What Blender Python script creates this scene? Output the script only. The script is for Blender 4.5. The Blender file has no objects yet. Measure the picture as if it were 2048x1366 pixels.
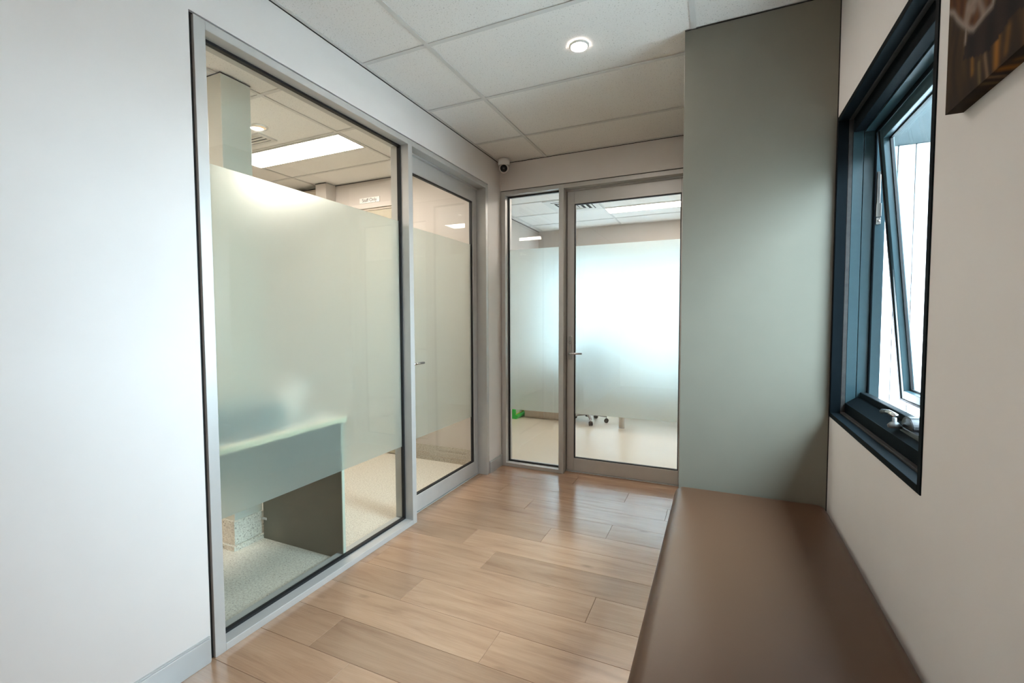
import bpy, bmesh, math, random
from mathutils import Vector, Matrix
random.seed(7)
scene = bpy.context.scene
COL = scene.collection

# ------------------------------------------------------------------ camera, world, exposure
XL, XR, YB, YO, XO, ZC = -1.7816, 0.4542, 3.7133, 2.3979, -0.1678, 2.70
cam_data = bpy.data.cameras.new('camera')
cam_data.sensor_width = 36.0
cam_data.lens = 915.0084 / 2048 * 36.0
cam_data.clip_start = 0.02
cam = bpy.data.objects.new('camera', cam_data)
COL.objects.link(cam)
_f = Vector((-0.410373, 0.91066, -0.047877)); _r = Vector((0.911764, 0.410702, -0.003204)); _u = Vector((-0.016746, 0.044967, 0.998848))
cam.matrix_world = Matrix(((_r.x, _u.x, -_f.x, 0), (_r.y, _u.y, -_f.y, 0), (_r.z, _u.z, -_f.z, 1.3263), (0, 0, 0, 1)))
scene.camera = cam

SKY_STRENGTH = 23.0
world = bpy.data.worlds.new('world'); scene.world = world
world.use_nodes = True
wn = world.node_tree.nodes
wn['Background'].inputs['Color'].default_value = (0.70, 0.865, 1.0, 1)
wn['Background'].inputs['Strength'].default_value = SKY_STRENGTH

def portal(name, loc, rot, sx, sy):
    l = bpy.data.lights.new(name, 'AREA'); l.shape = 'RECTANGLE'; l.size = sx; l.size_y = sy
    l.cycles.is_portal = True
    o = bpy.data.objects.new(name, l); COL.objects.link(o); o.location = loc; o.rotation_euler = rot
    return o
portal('sky_portal', (0.66, 1.89, 1.55), (0, math.radians(90), 0), 1.25, 1.05)
portal('sky_portal', (-1.2, 6.97, 1.55), (math.radians(-90), 0, 0), 2.3, 1.5)

vs = scene.view_settings
vs.view_transform = 'Standard'; vs.look = 'None'; vs.gamma = 1.0; vs.use_curve_mapping = False
vs.exposure = 1.14
cy = scene.cycles
cy.max_bounces = 9; cy.diffuse_bounces = 5; cy.glossy_bounces = 4; cy.transmission_bounces = 6; cy.transparent_max_bounces = 24
cy.caustics_reflective = False; cy.caustics_refractive = True; cy.sample_clamp_indirect = 40.0
cy.use_denoising = True

LED_W = (1.0, 0.865, 0.775)      # warm white lamp colour
PANEL_STRENGTH = 22.0
DOWN_STRENGTH = 380.0

# ------------------------------------------------------------------ materials
MATS = {}
def new_mat(name):
    m = bpy.data.materials.new(name); m.use_nodes = True
    nt = m.node_tree; b = nt.nodes['Principled BSDF']
    MATS[name] = m
    return m, nt, b
def N(nt, t, **kw):
    n = nt.nodes.new(t)
    for k, v in kw.items():
        if k in n.inputs: n.inputs[k].default_value = v
        else: setattr(n, k, v)
    return n
def plain(name, col, rough=0.5, metal=0.0, spec=0.5, noise=0.0, nscale=30.0, bump=0.0, bscale=200.0):
    m, nt, b = new_mat(name)
    b.inputs['Base Color'].default_value = (*col, 1); b.inputs['Roughness'].default_value = rough
    b.inputs['Metallic'].default_value = metal; b.inputs['Specular IOR Level'].default_value = spec
    tc = N(nt, 'ShaderNodeTexCoord')
    if noise > 0:
        nz = N(nt, 'ShaderNodeTexNoise', Scale=nscale, Detail=4.0)
        nt.links.new(tc.outputs['Object'], nz.inputs['Vector'])
        cr = N(nt, 'ShaderNodeValToRGB')
        cr.color_ramp.elements[0].color = (*[c * (1 - noise) for c in col], 1)
        cr.color_ramp.elements[1].color = (*[min(1, c * (1 + noise)) for c in col], 1)
        cr.color_ramp.elements[0].position = 0.3; cr.color_ramp.elements[1].position = 0.7
        nt.links.new(nz.outputs['Fac'], cr.inputs['Fac']); nt.links.new(cr.outputs['Color'], b.inputs['Base Color'])
    if bump > 0:
        nb = N(nt, 'ShaderNodeTexNoise', Scale=bscale, Detail=3.0)
        nt.links.new(tc.outputs['Object'], nb.inputs['Vector'])
        bp = N(nt, 'ShaderNodeBump', Strength=bump, Distance=0.001)
        nt.links.new(nb.outputs['Fac'], bp.inputs['Height']); nt.links.new(bp.outputs['Normal'], b.inputs['Normal'])
    return m
plain('wall_paint', (0.78, 0.74, 0.71), 0.55, noise=0.012, nscale=6, bump=0.06, bscale=260)
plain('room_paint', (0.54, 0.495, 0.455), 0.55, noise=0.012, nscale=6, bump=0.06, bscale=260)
plain('olive_laminate', (0.200, 0.188, 0.150), 0.42, spec=0.5, noise=0.02, nscale=8, bump=0.04, bscale=400)
plain('column_paint', (0.60, 0.615, 0.55), 0.5, noise=0.01, nscale=8)
plain('aluminium', (0.56, 0.555, 0.535), 0.40, metal=0.3, noise=0.02, nscale=14, bump=0.03, bscale=700)
plain('skirting_aluminium', (0.52, 0.53, 0.525), 0.35, metal=0.5, noise=0.02, nscale=14)
plain('black_gap', (0.012, 0.011, 0.010), 0.7, noise=0.1)
plain('rubber', (0.006, 0.006, 0.007), 0.6, noise=0.1)
plain('t_bar', (0.69, 0.68, 0.655), 0.5, noise=0.01)
plain('black_shaded_aluminium', (0.004, 0.007, 0.009), 0.55, spec=0.05, noise=0.08, nscale=40, bump=0.05, bscale=600)  # black lining; also carries painted shade on sills and outer head
plain('window_aluminium', (0.034, 0.070, 0.083), 0.32, spec=0.5, noise=0.05, nscale=40)
plain('sealant', (0.035, 0.032, 0.030), 0.7, noise=0.3, nscale=60, bump=0.6, bscale=90)
plain('chrome', (0.72, 0.72, 0.72), 0.2, metal=1.0, noise=0.02)
plain('steel', (0.42, 0.40, 0.37), 0.3, metal=0.9, noise=0.03)
plain('white_plastic', (0.74, 0.73, 0.70), 0.4, noise=0.01)
plain('black_plastic', (0.012, 0.012, 0.013), 0.25, noise=0.1)
plain('grey_plastic', (0.33, 0.33, 0.32), 0.4, noise=0.03)
plain('dark_grey_plastic', (0.10, 0.10, 0.10), 0.4, noise=0.03)
plain('camera_white', (0.88, 0.87, 0.85), 0.3, noise=0.01)
plain('desk_panel', (0.125, 0.135, 0.105), 0.45, noise=0.03, nscale=9)
plain('desk_edge', (0.58, 0.63, 0.55), 0.4, noise=0.02)
plain('teal_casing', (0.035, 0.14, 0.17), 0.45, noise=0.04)
plain('green_plastic', (0.02, 0.52, 0.05), 0.35, noise=0.04)
plain('label_print', (0.55, 0.62, 0.50), 0.5, noise=0.5, nscale=60)
plain('yellow_print', (0.62, 0.62, 0.05), 0.5, noise=0.05)
plain('beige_laminate', (0.42, 0.36, 0.29), 0.45, noise=0.03)
plain('dark_fabric', (0.03, 0.035, 0.05), 0.85, noise=0.2, nscale=90)
plain('concrete', (0.44, 0.43, 0.415), 0.85, noise=0.08, nscale=2.0, bump=0.3, bscale=40)
plain('groove', (0.04, 0.042, 0.045), 0.7, noise=0.05)
plain('white_cladding', (0.82, 0.83, 0.83), 0.5, noise=0.01)
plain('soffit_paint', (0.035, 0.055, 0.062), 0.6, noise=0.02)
plain('sign_plate', (0.80, 0.79, 0.76), 0.25, noise=0.005)
plain('black_ink', (0.015, 0.015, 0.015), 0.5, noise=0.05)
plain('door_leaf', (0.40, 0.36, 0.27), 0.5, noise=0.03)
plain('blocker_render', (0.13, 0.13, 0.125), 0.8, noise=0.06, nscale=5, bump=0.3, bscale=80)
plain('roof_board', (0.35, 0.34, 0.33), 0.8, noise=0.05)

# ceiling tile: off-white with fine fissure specks
m, nt, b = new_mat('ceiling_tile')
tc = N(nt, 'ShaderNodeTexCoord'); nz = N(nt, 'ShaderNodeTexNoise', Scale=150.0, Detail=2.0, Roughness=0.6)
nt.links.new(tc.outputs['Object'], nz.inputs['Vector'])
cr = N(nt, 'ShaderNodeValToRGB'); e = cr.color_ramp.elements
e[0].position = 0.30; e[0].color = (0.52, 0.50, 0.47, 1); e[1].position = 0.385; e[1].color = (0.87, 0.85, 0.82, 1)
nt.links.new(nz.outputs['Fac'], cr.inputs['Fac']); nt.links.new(cr.outputs['Color'], b.inputs['Base Color'])
b.inputs['Roughness'].default_value = 0.9
bp = N(nt, 'ShaderNodeBump', Strength=0.35, Distance=0.002)
nt.links.new(nz.outputs['Fac'], bp.inputs['Height']); nt.links.new(bp.outputs['Normal'], b.inputs['Normal'])

# speckled vinyl
def vinyl(name, base, dark):
    m, nt, b = new_mat(name)
    tc = N(nt, 'ShaderNodeTexCoord')
    v1 = N(nt, 'ShaderNodeTexNoise', Scale=150.0, Detail=2.0); v2 = N(nt, 'ShaderNodeTexNoise', Scale=90.0, Detail=3.0)
    for v in (v1, v2): nt.links.new(tc.outputs['Object'], v.inputs['Vector'])
    c1 = N(nt, 'ShaderNodeValToRGB'); e = c1.color_ramp.elements
    e[0].position = 0.31; e[0].color = (*dark, 1); e[1].position = 0.40; e[1].color = (*base, 1)
    c2 = N(nt, 'ShaderNodeValToRGB'); e = c2.color_ramp.elements
    e[0].position = 0.42; e[0].color = (0.86, 0.84, 0.82, 1); e[1].position = 0.58; e[1].color = (1, 1, 1, 1)
    nt.links.new(v1.outputs['Fac'], c1.inputs['Fac']); nt.links.new(v2.outputs['Fac'], c2.inputs['Fac'])
    mx = N(nt, 'ShaderNodeMix', data_type='RGBA', blend_type='MULTIPLY'); mx.inputs[0].default_value = 1.0
    nt.links.new(c1.outputs['Color'], mx.inputs[6]); nt.links.new(c2.outputs['Color'], mx.inputs[7])
    nt.links.new(mx.outputs[2], b.inputs['Base Color']); b.inputs['Roughness'].default_value = 0.38
    return m
vinyl('speckled_vinyl', (0.80, 0.765, 0.68), (0.20, 0.18, 0.15))
vinyl('speckled_skirting', (0.50, 0.46, 0.39), (0.14, 0.12, 0.10))
plain('plain_vinyl', (0.60, 0.535, 0.43), 0.34, noise=0.02, nscale=3)

# oak plank
m, nt, b = new_mat('oak_plank')
tc = N(nt, 'ShaderNodeTexCoord'); oi = N(nt, 'ShaderNodeObjectInfo')
mul = N(nt, 'ShaderNodeMath', operation='MULTIPLY'); mul.inputs[1].default_value = 37.0
nt.links.new(oi.outputs['Random'], mul.inputs[0])
cx = N(nt, 'ShaderNodeCombineXYZ'); nt.links.new(mul.outputs[0], cx.inputs[0]); nt.links.new(mul.outputs[0], cx.inputs[1])
add = N(nt, 'ShaderNodeVectorMath', operation='ADD')
nt.links.new(tc.outputs['Object'], add.inputs[0]); nt.links.new(cx.outputs[0], add.inputs[1])
mp = N(nt, 'ShaderNodeMapping'); mp.inputs['Scale'].default_value = (1.0, 9.0, 1.0); nt.links.new(add.outputs[0], mp.inputs['Vector'])
n1 = N(nt, 'ShaderNodeTexNoise', Scale=1.7, Detail=7.0, Roughness=0.6, Distortion=0.7); nt.links.new(mp.outputs[0], n1.inputs['Vector'])
mp2 = N(nt, 'ShaderNodeMapping'); mp2.inputs['Scale'].default_value = (3.0, 90.0, 1.0); nt.links.new(add.outputs[0], mp2.inputs['Vector'])
n2 = N(nt, 'ShaderNodeTexNoise', Scale=2.0, Detail=3.0); nt.links.new(mp2.outputs[0], n2.inputs['Vector'])
cr = N(nt, 'ShaderNodeValToRGB'); e = cr.color_ramp.elements
e[0].position = 0.27; e[0].color = (0.315, 0.182, 0.110, 1); e[1].position = 0.72; e[1].color = (0.485, 0.308, 0.196, 1)
e2 = cr.color_ramp.elements.new(0.46); e2.color = (0.415, 0.253, 0.156, 1)
nt.links.new(n1.outputs['Fac'], cr.inputs['Fac'])
g = N(nt, 'ShaderNodeMapRange'); g.inputs['To Min'].default_value = 0.84; g.inputs['To Max'].default_value = 1.10
nt.links.new(n2.outputs['Fac'], g.inputs['Value'])
t = N(nt, 'ShaderNodeMapRange'); t.inputs['To Min'].default_value = 0.84; t.inputs['To Max'].default_value = 1.10
nt.links.new(oi.outputs['Random'], t.inputs['Value'])
mm = N(nt, 'ShaderNodeMath', operation='MULTIPLY'); nt.links.new(g.outputs[0], mm.inputs[0]); nt.links.new(t.outputs[0], mm.inputs[1])
# knots
mp3 = N(nt, 'ShaderNodeMapping'); mp3.inputs['Scale'].default_value = (1.4, 3.6, 1.0); nt.links.new(add.outputs[0], mp3.inputs['Vector'])
vo = N(nt, 'ShaderNodeTexVoronoi', Scale=1.5); nt.links.new(mp3.outputs[0], vo.inputs['Vector'])
kr = N(nt, 'ShaderNodeMapRange'); kr.inputs['From Min'].default_value = 0.02; kr.inputs['From Max'].default_value = 0.09; kr.inputs['To Min'].default_value = 0.72; kr.inputs['To Max'].default_value = 1.0
nt.links.new(vo.outputs['Distance'], kr.inputs['Value'])
mm2 = N(nt, 'ShaderNodeMath', operation='MULTIPLY'); nt.links.new(mm.outputs[0], mm2.inputs[0]); nt.links.new(kr.outputs[0], mm2.inputs[1])
mx = N(nt, 'ShaderNodeVectorMath', operation='SCALE'); nt.links.new(cr.outputs['Color'], mx.inputs[0]); nt.links.new(mm2.outputs[0], mx.inputs['Scale'])
nt.links.new(mx.outputs[0], b.inputs['Base Color'])
b.inputs['Roughness'].default_value = 0.22; b.inputs['Specular IOR Level'].default_value = 0.85
bp = N(nt, 'ShaderNodeBump', Strength=0.25, Distance=0.001); nt.links.new(n2.outputs['Fac'], bp.inputs['Height']); nt.links.new(bp.outputs['Normal'], b.inputs['Normal'])

# light timber for desk top
m, nt, b = new_mat('light_timber')
tc = N(nt, 'ShaderNodeTexCoord'); mp = N(nt, 'ShaderNodeMapping'); mp.inputs['Scale'].default_value = (12, 1.5, 12)
nz = N(nt, 'ShaderNodeTexNoise', Scale=4.0, Detail=4.0); nt.links.new(tc.outputs['Object'], mp.inputs['Vector']); nt.links.new(mp.outputs[0], nz.inputs['Vector'])
cr = N(nt, 'ShaderNodeValToRGB'); e = cr.color_ramp.elements
e[0].color = (0.80, 0.66, 0.46, 1); e[1].color = (0.93, 0.82, 0.62, 1)
nt.links.new(nz.outputs['Fac'], cr.inputs['Fac']); nt.links.new(cr.outputs['Color'], b.inputs['Base Color']); b.inputs['Roughness'].default_value = 0.4

# brown vinyl upholstery
m, nt, b = new_mat('brown_vinyl')
tc = N(nt, 'ShaderNodeTexCoord'); nz = N(nt, 'ShaderNodeTexNoise', Scale=2.5, Detail=3.0); nt.links.new(tc.outputs['Object'], nz.inputs['Vector'])
cr = N(nt, 'ShaderNodeValToRGB'); e = cr.color_ramp.elements
e[0].color = (0.074, 0.036, 0.018, 1); e[1].color = (0.082, 0.041, 0.021, 1); nt.links.new(nz.outputs['Fac'], cr.inputs['Fac'])
nt.links.new(cr.outputs['Color'], b.inputs['Base Color']); b.inputs['Roughness'].default_value = 0.38; b.inputs['Specular IOR Level'].default_value = 0.38
vo = N(nt, 'ShaderNodeTexVoronoi', Scale=420.0); nt.links.new(tc.outputs['Object'], vo.inputs['Vector'])
bp = N(nt, 'ShaderNodeBump', Strength=0.06, Distance=0.0006); nt.links.new(vo.outputs['Distance'], bp.inputs['Height']); nt.links.new(bp.outputs['Normal'], b.inputs['Normal'])

# clear glass: straight-through transmission plus Schlick reflection (same for every ray)
def schlick(nt, f0=0.04):
    ge = N(nt, 'ShaderNodeNewGeometry'); d = N(nt, 'ShaderNodeVectorMath', operation='DOT_PRODUCT')
    nt.links.new(ge.outputs['Normal'], d.inputs[0]); nt.links.new(ge.outputs['Incoming'], d.inputs[1])
    ab = N(nt, 'ShaderNodeMath', operation='ABSOLUTE'); nt.links.new(d.outputs['Value'], ab.inputs[0])
    iv = N(nt, 'ShaderNodeMath', operation='SUBTRACT'); iv.inputs[0].default_value = 1.0; nt.links.new(ab.outputs[0], iv.inputs[1])
    pw = N(nt, 'ShaderNodeMath', operation='POWER'); nt.links.new(iv.outputs[0], pw.inputs[0]); pw.inputs[1].default_value = 5.0
    ma = N(nt, 'ShaderNodeMath', operation='MULTIPLY_ADD'); nt.links.new(pw.outputs[0], ma.inputs[0]); ma.inputs[1].default_value = 1 - f0; ma.inputs[2].default_value = f0
    return ma.outputs[0]
def glass(name, tint):
    m, nt, b = new_mat(name); nt.nodes.remove(b)
    out = nt.nodes['Material Output']
    tr = N(nt, 'ShaderNodeBsdfTransparent', Color=(*tint, 1)); gl = N(nt, 'ShaderNodeBsdfGlossy', Roughness=0.0)
    mix = N(nt, 'ShaderNodeMixShader'); nt.links.new(schlick(nt), mix.inputs[0])
    nt.links.new(tr.outputs[0], mix.inputs[1]); nt.links.new(gl.outputs[0], mix.inputs[2]); nt.links.new(mix.outputs[0], out.inputs['Surface'])
    return m
glass('clear_glass', (0.965, 0.985, 0.97))
glass('window_glass', (0.93, 0.965, 0.965))
# frosted film: rough refraction with a milky diffuse-transmitting share
m, nt, b = new_mat('frosted_film'); nt.nodes.remove(b); out = nt.nodes['Material Output']
rf = N(nt, 'ShaderNodeBsdfRefraction', Color=(0.92, 0.945, 0.925, 1), Roughness=0.49, IOR=1.35)
tl = N(nt, 'ShaderNodeBsdfTranslucent', Color=(0.89, 0.92, 0.90, 1)); df = N(nt, 'ShaderNodeBsdfDiffuse', Color=(0.84, 0.91, 0.88, 1))
tcf = N(nt, 'ShaderNodeTexCoord'); nzf = N(nt, 'ShaderNodeTexNoise', Scale=3.0, Detail=2.0); nt.links.new(tcf.outputs['Object'], nzf.inputs['Vector'])
mrf = N(nt, 'ShaderNodeMapRange'); mrf.inputs['To Min'].default_value = 0.15; mrf.inputs['To Max'].default_value = 0.18; nt.links.new(nzf.outputs['Fac'], mrf.inputs['Value'])
m1 = N(nt, 'ShaderNodeMixShader'); nt.links.new(mrf.outputs[0], m1.inputs[0]); nt.links.new(rf.outputs[0], m1.inputs[1]); nt.links.new(tl.outputs[0], m1.inputs[2])
m2 = N(nt, 'ShaderNodeMixShader'); m2.inputs[0].default_value = 0.12; nt.links.new(m1.outputs[0], m2.inputs[1]); nt.links.new(df.outputs[0], m2.inputs[2])
nt.links.new(m2.outputs[0], out.inputs['Surface'])

m, nt, b = new_mat('added_blind_fabric'); nt.nodes.remove(b); out = nt.nodes['Material Output']  # fabric of the blind added to dim the unseen window
tl = N(nt, 'ShaderNodeBsdfTranslucent', Color=(0.80, 0.83, 0.86, 1)); df = N(nt, 'ShaderNodeBsdfDiffuse', Color=(0.6, 0.6, 0.58, 1))
m1 = N(nt, 'ShaderNodeMixShader'); m1.inputs[0].default_value = 0.64; nt.links.new(tl.outputs[0], m1.inputs[1]); nt.links.new(df.outputs[0], m1.inputs[2]); nt.links.new(m1.outputs[0], out.inputs['Surface'])

def lamp(name, strength, col=LED_W):
    m, nt, b = new_mat(name); nt.nodes.remove(b); out = nt.nodes['Material Output']
    em = N(nt, 'ShaderNodeEmission', Color=(*col, 1), Strength=strength); nt.links.new(em.outputs[0], out.inputs['Surface'])
    return m
lamp('panel_diffuser', PANEL_STRENGTH); lamp('dimmed_diffuser', 11.0); lamp('fill_diffuser', 5.0); lamp('downlight_lens', DOWN_STRENGTH); lamp('small_downlight_lens', 0.40, (1.0, 0.72, 0.42))

# canvas print uses a colour attribute
m, nt, b = new_mat('canvas_print')
at = N(nt, 'ShaderNodeAttribute', attribute_name='print'); nt.links.new(at.outputs['Color'], b.inputs['Base Color'])
b.inputs['Roughness'].default_value = 0.8; b.inputs['Specular IOR Level'].default_value = 0.15
wv = N(nt, 'ShaderNodeTexNoise', Scale=900.0); tcx = N(nt, 'ShaderNodeTexCoord'); nt.links.new(tcx.outputs['Object'], wv.inputs['Vector'])
bp = N(nt, 'ShaderNodeBump', Strength=0.1, Distance=0.0005); nt.links.new(wv.outputs['Fac'], bp.inputs['Height']); nt.links.new(bp.outputs['Normal'], b.inputs['Normal'])

# ------------------------------------------------------------------ mesh helpers
def link(name, bm, mat, parent=None, smooth=False, recalc=True):
    if recalc: bmesh.ops.recalc_face_normals(bm, faces=bm.faces)
    me = bpy.data.meshes.new(name); bm.to_mesh(me); bm.free()
    if smooth:
        for p in me.polygons: p.use_smooth = True
    if mat: me.materials.append(MATS[mat])
    o = bpy.data.objects.new(name, me); COL.objects.link(o)
    if parent is not None: o.parent = parent
    return o
def place(o, loc):
    """move the object's origin to loc without moving its mesh (loc in parent space)"""
    o.data.transform(Matrix.Translation(-Vector(loc))); o.location = loc
    return o
def cbox(bm, a, b2, bev=0.0, seg=2):
    x0, x1 = sorted((a[0], b2[0])); y0, y1 = sorted((a[1], b2[1])); z0, z1 = sorted((a[2], b2[2]))
    vs_ = [bm.verts.new((x, y, z)) for x in (x0, x1) for y in (y0, y1) for z in (z0, z1)]
    fs = [(0, 1, 3, 2), (4, 6, 7, 5), (0, 4, 5, 1), (2, 3, 7, 6), (0, 2, 6, 4), (1, 5, 7, 3)]
    faces = [bm.faces.new([vs_[i] for i in f]) for f in fs]
    if bev > 0:
        ed = list({e for f in faces for e in f.edges})
        bmesh.ops.recalc_face_normals(bm, faces=faces)
        bmesh.ops.bevel(bm, geom=ed, offset=bev, segments=seg, profile=0.5, affect='EDGES')
def box(name, a, b2, mat, parent=None, bev=0.0, seg=2, smooth=False):
    bm = bmesh.new(); cbox(bm, a, b2, bev, seg)
    return link(name, bm, mat, parent, smooth)
def boxes(name, lst, mat, parent=None, bev=0.0):
    bm = bmesh.new()
    for a, b2 in lst: cbox(bm, a, b2, bev)
    return link(name, bm, mat, parent)
def prism(name, pts, axis, lo, hi, mat, parent=None, bev=0.0):
    """extrude a 2-D outline along axis 0/1/2"""
    bm = bmesh.new()
    def P(p, t):
        c = list(p); c.insert(axis, t); return tuple(c)
    a = [bm.verts.new(P(p, lo)) for p in pts]; c = [bm.verts.new(P(p, hi)) for p in pts]
    bm.faces.new(a); bm.faces.new(c[::-1]); n = len(pts)
    for i in range(n): bm.faces.new((a[i], a[(i + 1) % n], c[(i + 1) % n], c[i]))
    if bev > 0:
        bmesh.ops.recalc_face_normals(bm, faces=bm.faces)
        bmesh.ops.bevel(bm, geom=list(bm.edges), offset=bev, segments=2, affect='EDGES')
    return link(name, bm, mat, parent)
def lathe(bm, prof, M=None, n=24):
    rings = []
    for r, z in prof:
        if r < 1e-6: rings.append([bm.verts.new((0, 0, z))])
        else: rings.append([bm.verts.new((r * math.cos(2 * math.pi * i / n), r * math.sin(2 * math.pi * i / n), z)) for i in range(n)])
    new = [v for rg in rings for v in rg]
    for A, B in zip(rings, rings[1:]):
        for i in range(n):
            j = (i + 1) % n
            if len(A) == 1 and len(B) == 1: continue
            if len(A) == 1: bm.faces.new((A[0], B[i], B[j]))
            elif len(B) == 1: bm.faces.new((A[i], A[j], B[0]))
            else: bm.faces.new((A[i], A[j], B[j], B[i]))
    if M is not None:
        for v in new: v.co = M @ v.co
def turned(name, prof, mat, parent=None, M=None, n=24, smooth=True):
    bm = bmesh.new(); lathe(bm, prof, M, n)
    o = link(name, bm, mat, parent, smooth)
    return o
def tube(name, pts, rad, mat, parent=None, n=10):
    bm = bmesh.new(); pts = [Vector(p) for p in pts]; rings = []
    rads = rad if isinstance(rad, (list, tuple)) else [rad] * len(pts)
    for i, p in enumerate(pts):
        d = (pts[min(i + 1, len(pts) - 1)] - pts[max(i - 1, 0)]).normalized()
        up = Vector((0, 0, 1)) if abs(d.z) < 0.9 else Vector((1, 0, 0))
        s = d.cross(up).normalized(); t2 = s.cross(d)
        rings.append([bm.verts.new(p + rads[i] * (math.cos(2 * math.pi * k / n) * s + math.sin(2 * math.pi * k / n) * t2)) for k in range(n)])
    for A, B in zip(rings, rings[1:]):
        for k in range(n): bm.faces.new((A[k], A[(k + 1) % n], B[(k + 1) % n], B[k]))
    bm.faces.new(rings[0][::-1]); bm.faces.new(rings[-1])
    return link(name, bm, mat, parent, True)
def empty(name, loc=(0, 0, 0), rz=0.0):
    o = bpy.data.objects.new(name, None); COL.objects.link(o); o.location = loc; o.rotation_euler = (0, 0, rz); o.empty_display_size = 0.1
    return o
def adopt(o, r):
    """make o a part of r, keeping it where it stands (r unrotated)"""
    o.parent = r; o.location = Vector(o.location) - Vector(r.location)
    return o
def tag(o, label, cat, group=None):
    o['label'] = label; o['category'] = cat
    if group: o['group'] = group
    return o
def struct(o, label=None, cat=None):
    o['kind'] = 'structure'
    if label: o['label'] = label
    if cat: o['category'] = cat
    return o
def copy_tree(o, parent=None):
    c = o.copy(); COL.objects.link(c); c.parent = parent
    for ch in list(o.children): copy_tree(ch, c)
    return c

# ------------------------------------------------------------------ shell
WT = 0.135                       # partition thickness
XLi = XL - WT                    # inner face of the left partition (office side)
YBi = YB + WT
OP0, OP1, OPZ = 1.089, 3.469, 2.462          # left opening
# corridor floor: oak planks running across
XF, YF = XL - 0.125, YB + 0.125
fl = box('floor', (XF, -1.6, -0.06), (XR, YF, -0.012), 'black_gap')
struct(fl, 'oak look plank floor of the corridor', 'floor')
joints = {-5: 0.1, -4: -1.0, -3: -0.35, -2: -1.28, -1: -0.30, 0: -1.357, 1: -0.51, 2: -1.139, 3: -1.365, 4: -0.947, 5: -0.60, 6: -1.22, 7: -0.30, 8: -0.60, 9: -1.05}
# rows keyed by seam index k: y from 1.7 + 0.2*k ; -1 -> 1.5..1.7
joints[-1] = -0.825; joints[-2] = -0.28; joints[-3] = -1.28
for k in range(-16, 12):
    y0 = 1.70 + 0.2 * k; y1 = y0 + 0.2
    y0c, y1c = max(y0, -1.598), min(y1, YF - 0.001)
    if y1c - y0c < 0.01: continue
    j = joints.get(k, random.uniform(-1.4, -0.3))
    xs = [XF + 0.001] + [x for x in (j - 1.22, j, j + 1.22) if XF + 0.03 < x < XR - 0.03] + [XR - 0.001]
    for a, c in zip(xs, xs[1:]):
        p = box('floor_plank', (a + 0.0006, y0c + 0.0006, -0.011), (c - 0.0006, y1c - 0.0006, 0.0), 'oak_plank', fl, bev=0.0008, seg=1)
        place(p, ((a + c) / 2, (y0c + y1c) / 2, 0))
# other floors
struct(box('floor', (-6.0, -1.0, -0.06), (XLi + 0.008, 3.6, 0.0), 'speckled_vinyl'), 'speckled beige vinyl floor of the reception office', 'floor')
struct(box('floor', (-2.6, YBi - 0.008, -0.06), (XR, 6.8, 0.0), 'plain_vinyl'), 'pale beige vinyl floor beyond the far glass door', 'floor')

# left wall around the glazed opening
struct(boxes('wall_left', [((XL, -1.6, -0.06), (XLi, OP0, 2.74)), ((XL, OP0, OPZ), (XLi, OP1, 2.74)), ((XL, OP1, -0.06), (XLi, YBi, 2.74))], 'wall_paint'),
       'white painted wall around the long glazed partition', 'wall')
# back wall: header over the far glazing and the stretch left of the corridor
struct(boxes('wall_back', [((XL, YB, OPZ), (XR, YBi, 2.74)), ((-2.75, YB, -0.06), (XLi, YBi, 2.74)), ((-0.165, YB, -0.06), (XR, YBi, OPZ))], 'wall_paint'),
       'white wall strip above the far glazed door', 'wall')
# right wall with window opening
W0, W1, WZ0, WZ1 = 1.397, 2.395, 0.897, 2.180
struct(boxes('wall_right', [((XR, -1.6, -0.06), (XR + 0.165, W0, 2.74)), ((XR, W0, -0.06), (XR + 0.165, W1, WZ0)), ((XR, W0, WZ1), (XR + 0.165, W1, 2.74)),
                            ((XR, W1, -0.06), (XR + 0.165, 6.94, 2.74))], 'wall_paint'), 'off white wall carrying the black window and canvas', 'wall')
struct(box('wall_front', (XL - WT, -1.74, -0.06), (XR + 0.165, -1.6, 2.74), 'wall_paint'), 'plain white wall at the near corridor end', 'wall')
pw = struct(box('wall_partition', (XO, YO, 0.0), (XR - 0.004, YB, 2.70), 'olive_laminate', bev=0.001, seg=1), 'olive grey laminated wall block beside the bench', 'wall')
box('corner_shadow_strip', (XR - 0.004, YO + 0.002, 0.0), (XR, YO + 0.02, 2.70), 'black_gap', pw)
# office (left room) and far room shells
struct(box('wall_office_end', (-6.0, 3.6, -0.06), (XLi, YB - 0.002, 2.74), 'room_paint'), 'beige office wall with the staff sign', 'wall')
struct(box('wall_office_far', (-6.12, -1.12, -0.06), (-6.0, YB, 2.74), 'room_paint'), 'far side wall of the reception office', 'wall')
struct(box('wall_office_near', (-6.0, -1.12, -0.06), (XLi, -1.0, 2.74), 'room_paint'), 'near end wall of the reception office', 'wall')
struct(box('wall_far_room_left', (-2.75, YBi, -0.06), (-2.6, 6.94, 2.74), 'room_paint'), 'left side wall of the far room', 'wall')
FW0, FW1, FZ0, FZ1 = -2.55, -0.05, 0.35, 2.30
struct(boxes('wall_far_room_end', [((-2.6, 6.8, -0.06), (FW0, 6.94, 2.74)), ((FW1, 6.8, -0.06), (XR, 6.94, 2.74)), ((FW0, 6.8, -0.06), (FW1, 6.94, FZ0)), ((FW0, 6.8, FZ1), (FW1, 6.94, 2.74))], 'room_paint'),
       'beige end wall of the far room above the frosted film', 'wall')
# roof slab closing the ceiling void
struct(box('roof', (-6.2, -1.8, 2.76), (XR + 0.18, 7.0, 2.9), 'roof_board'), 'roof slab over all rooms', 'roof')

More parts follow.
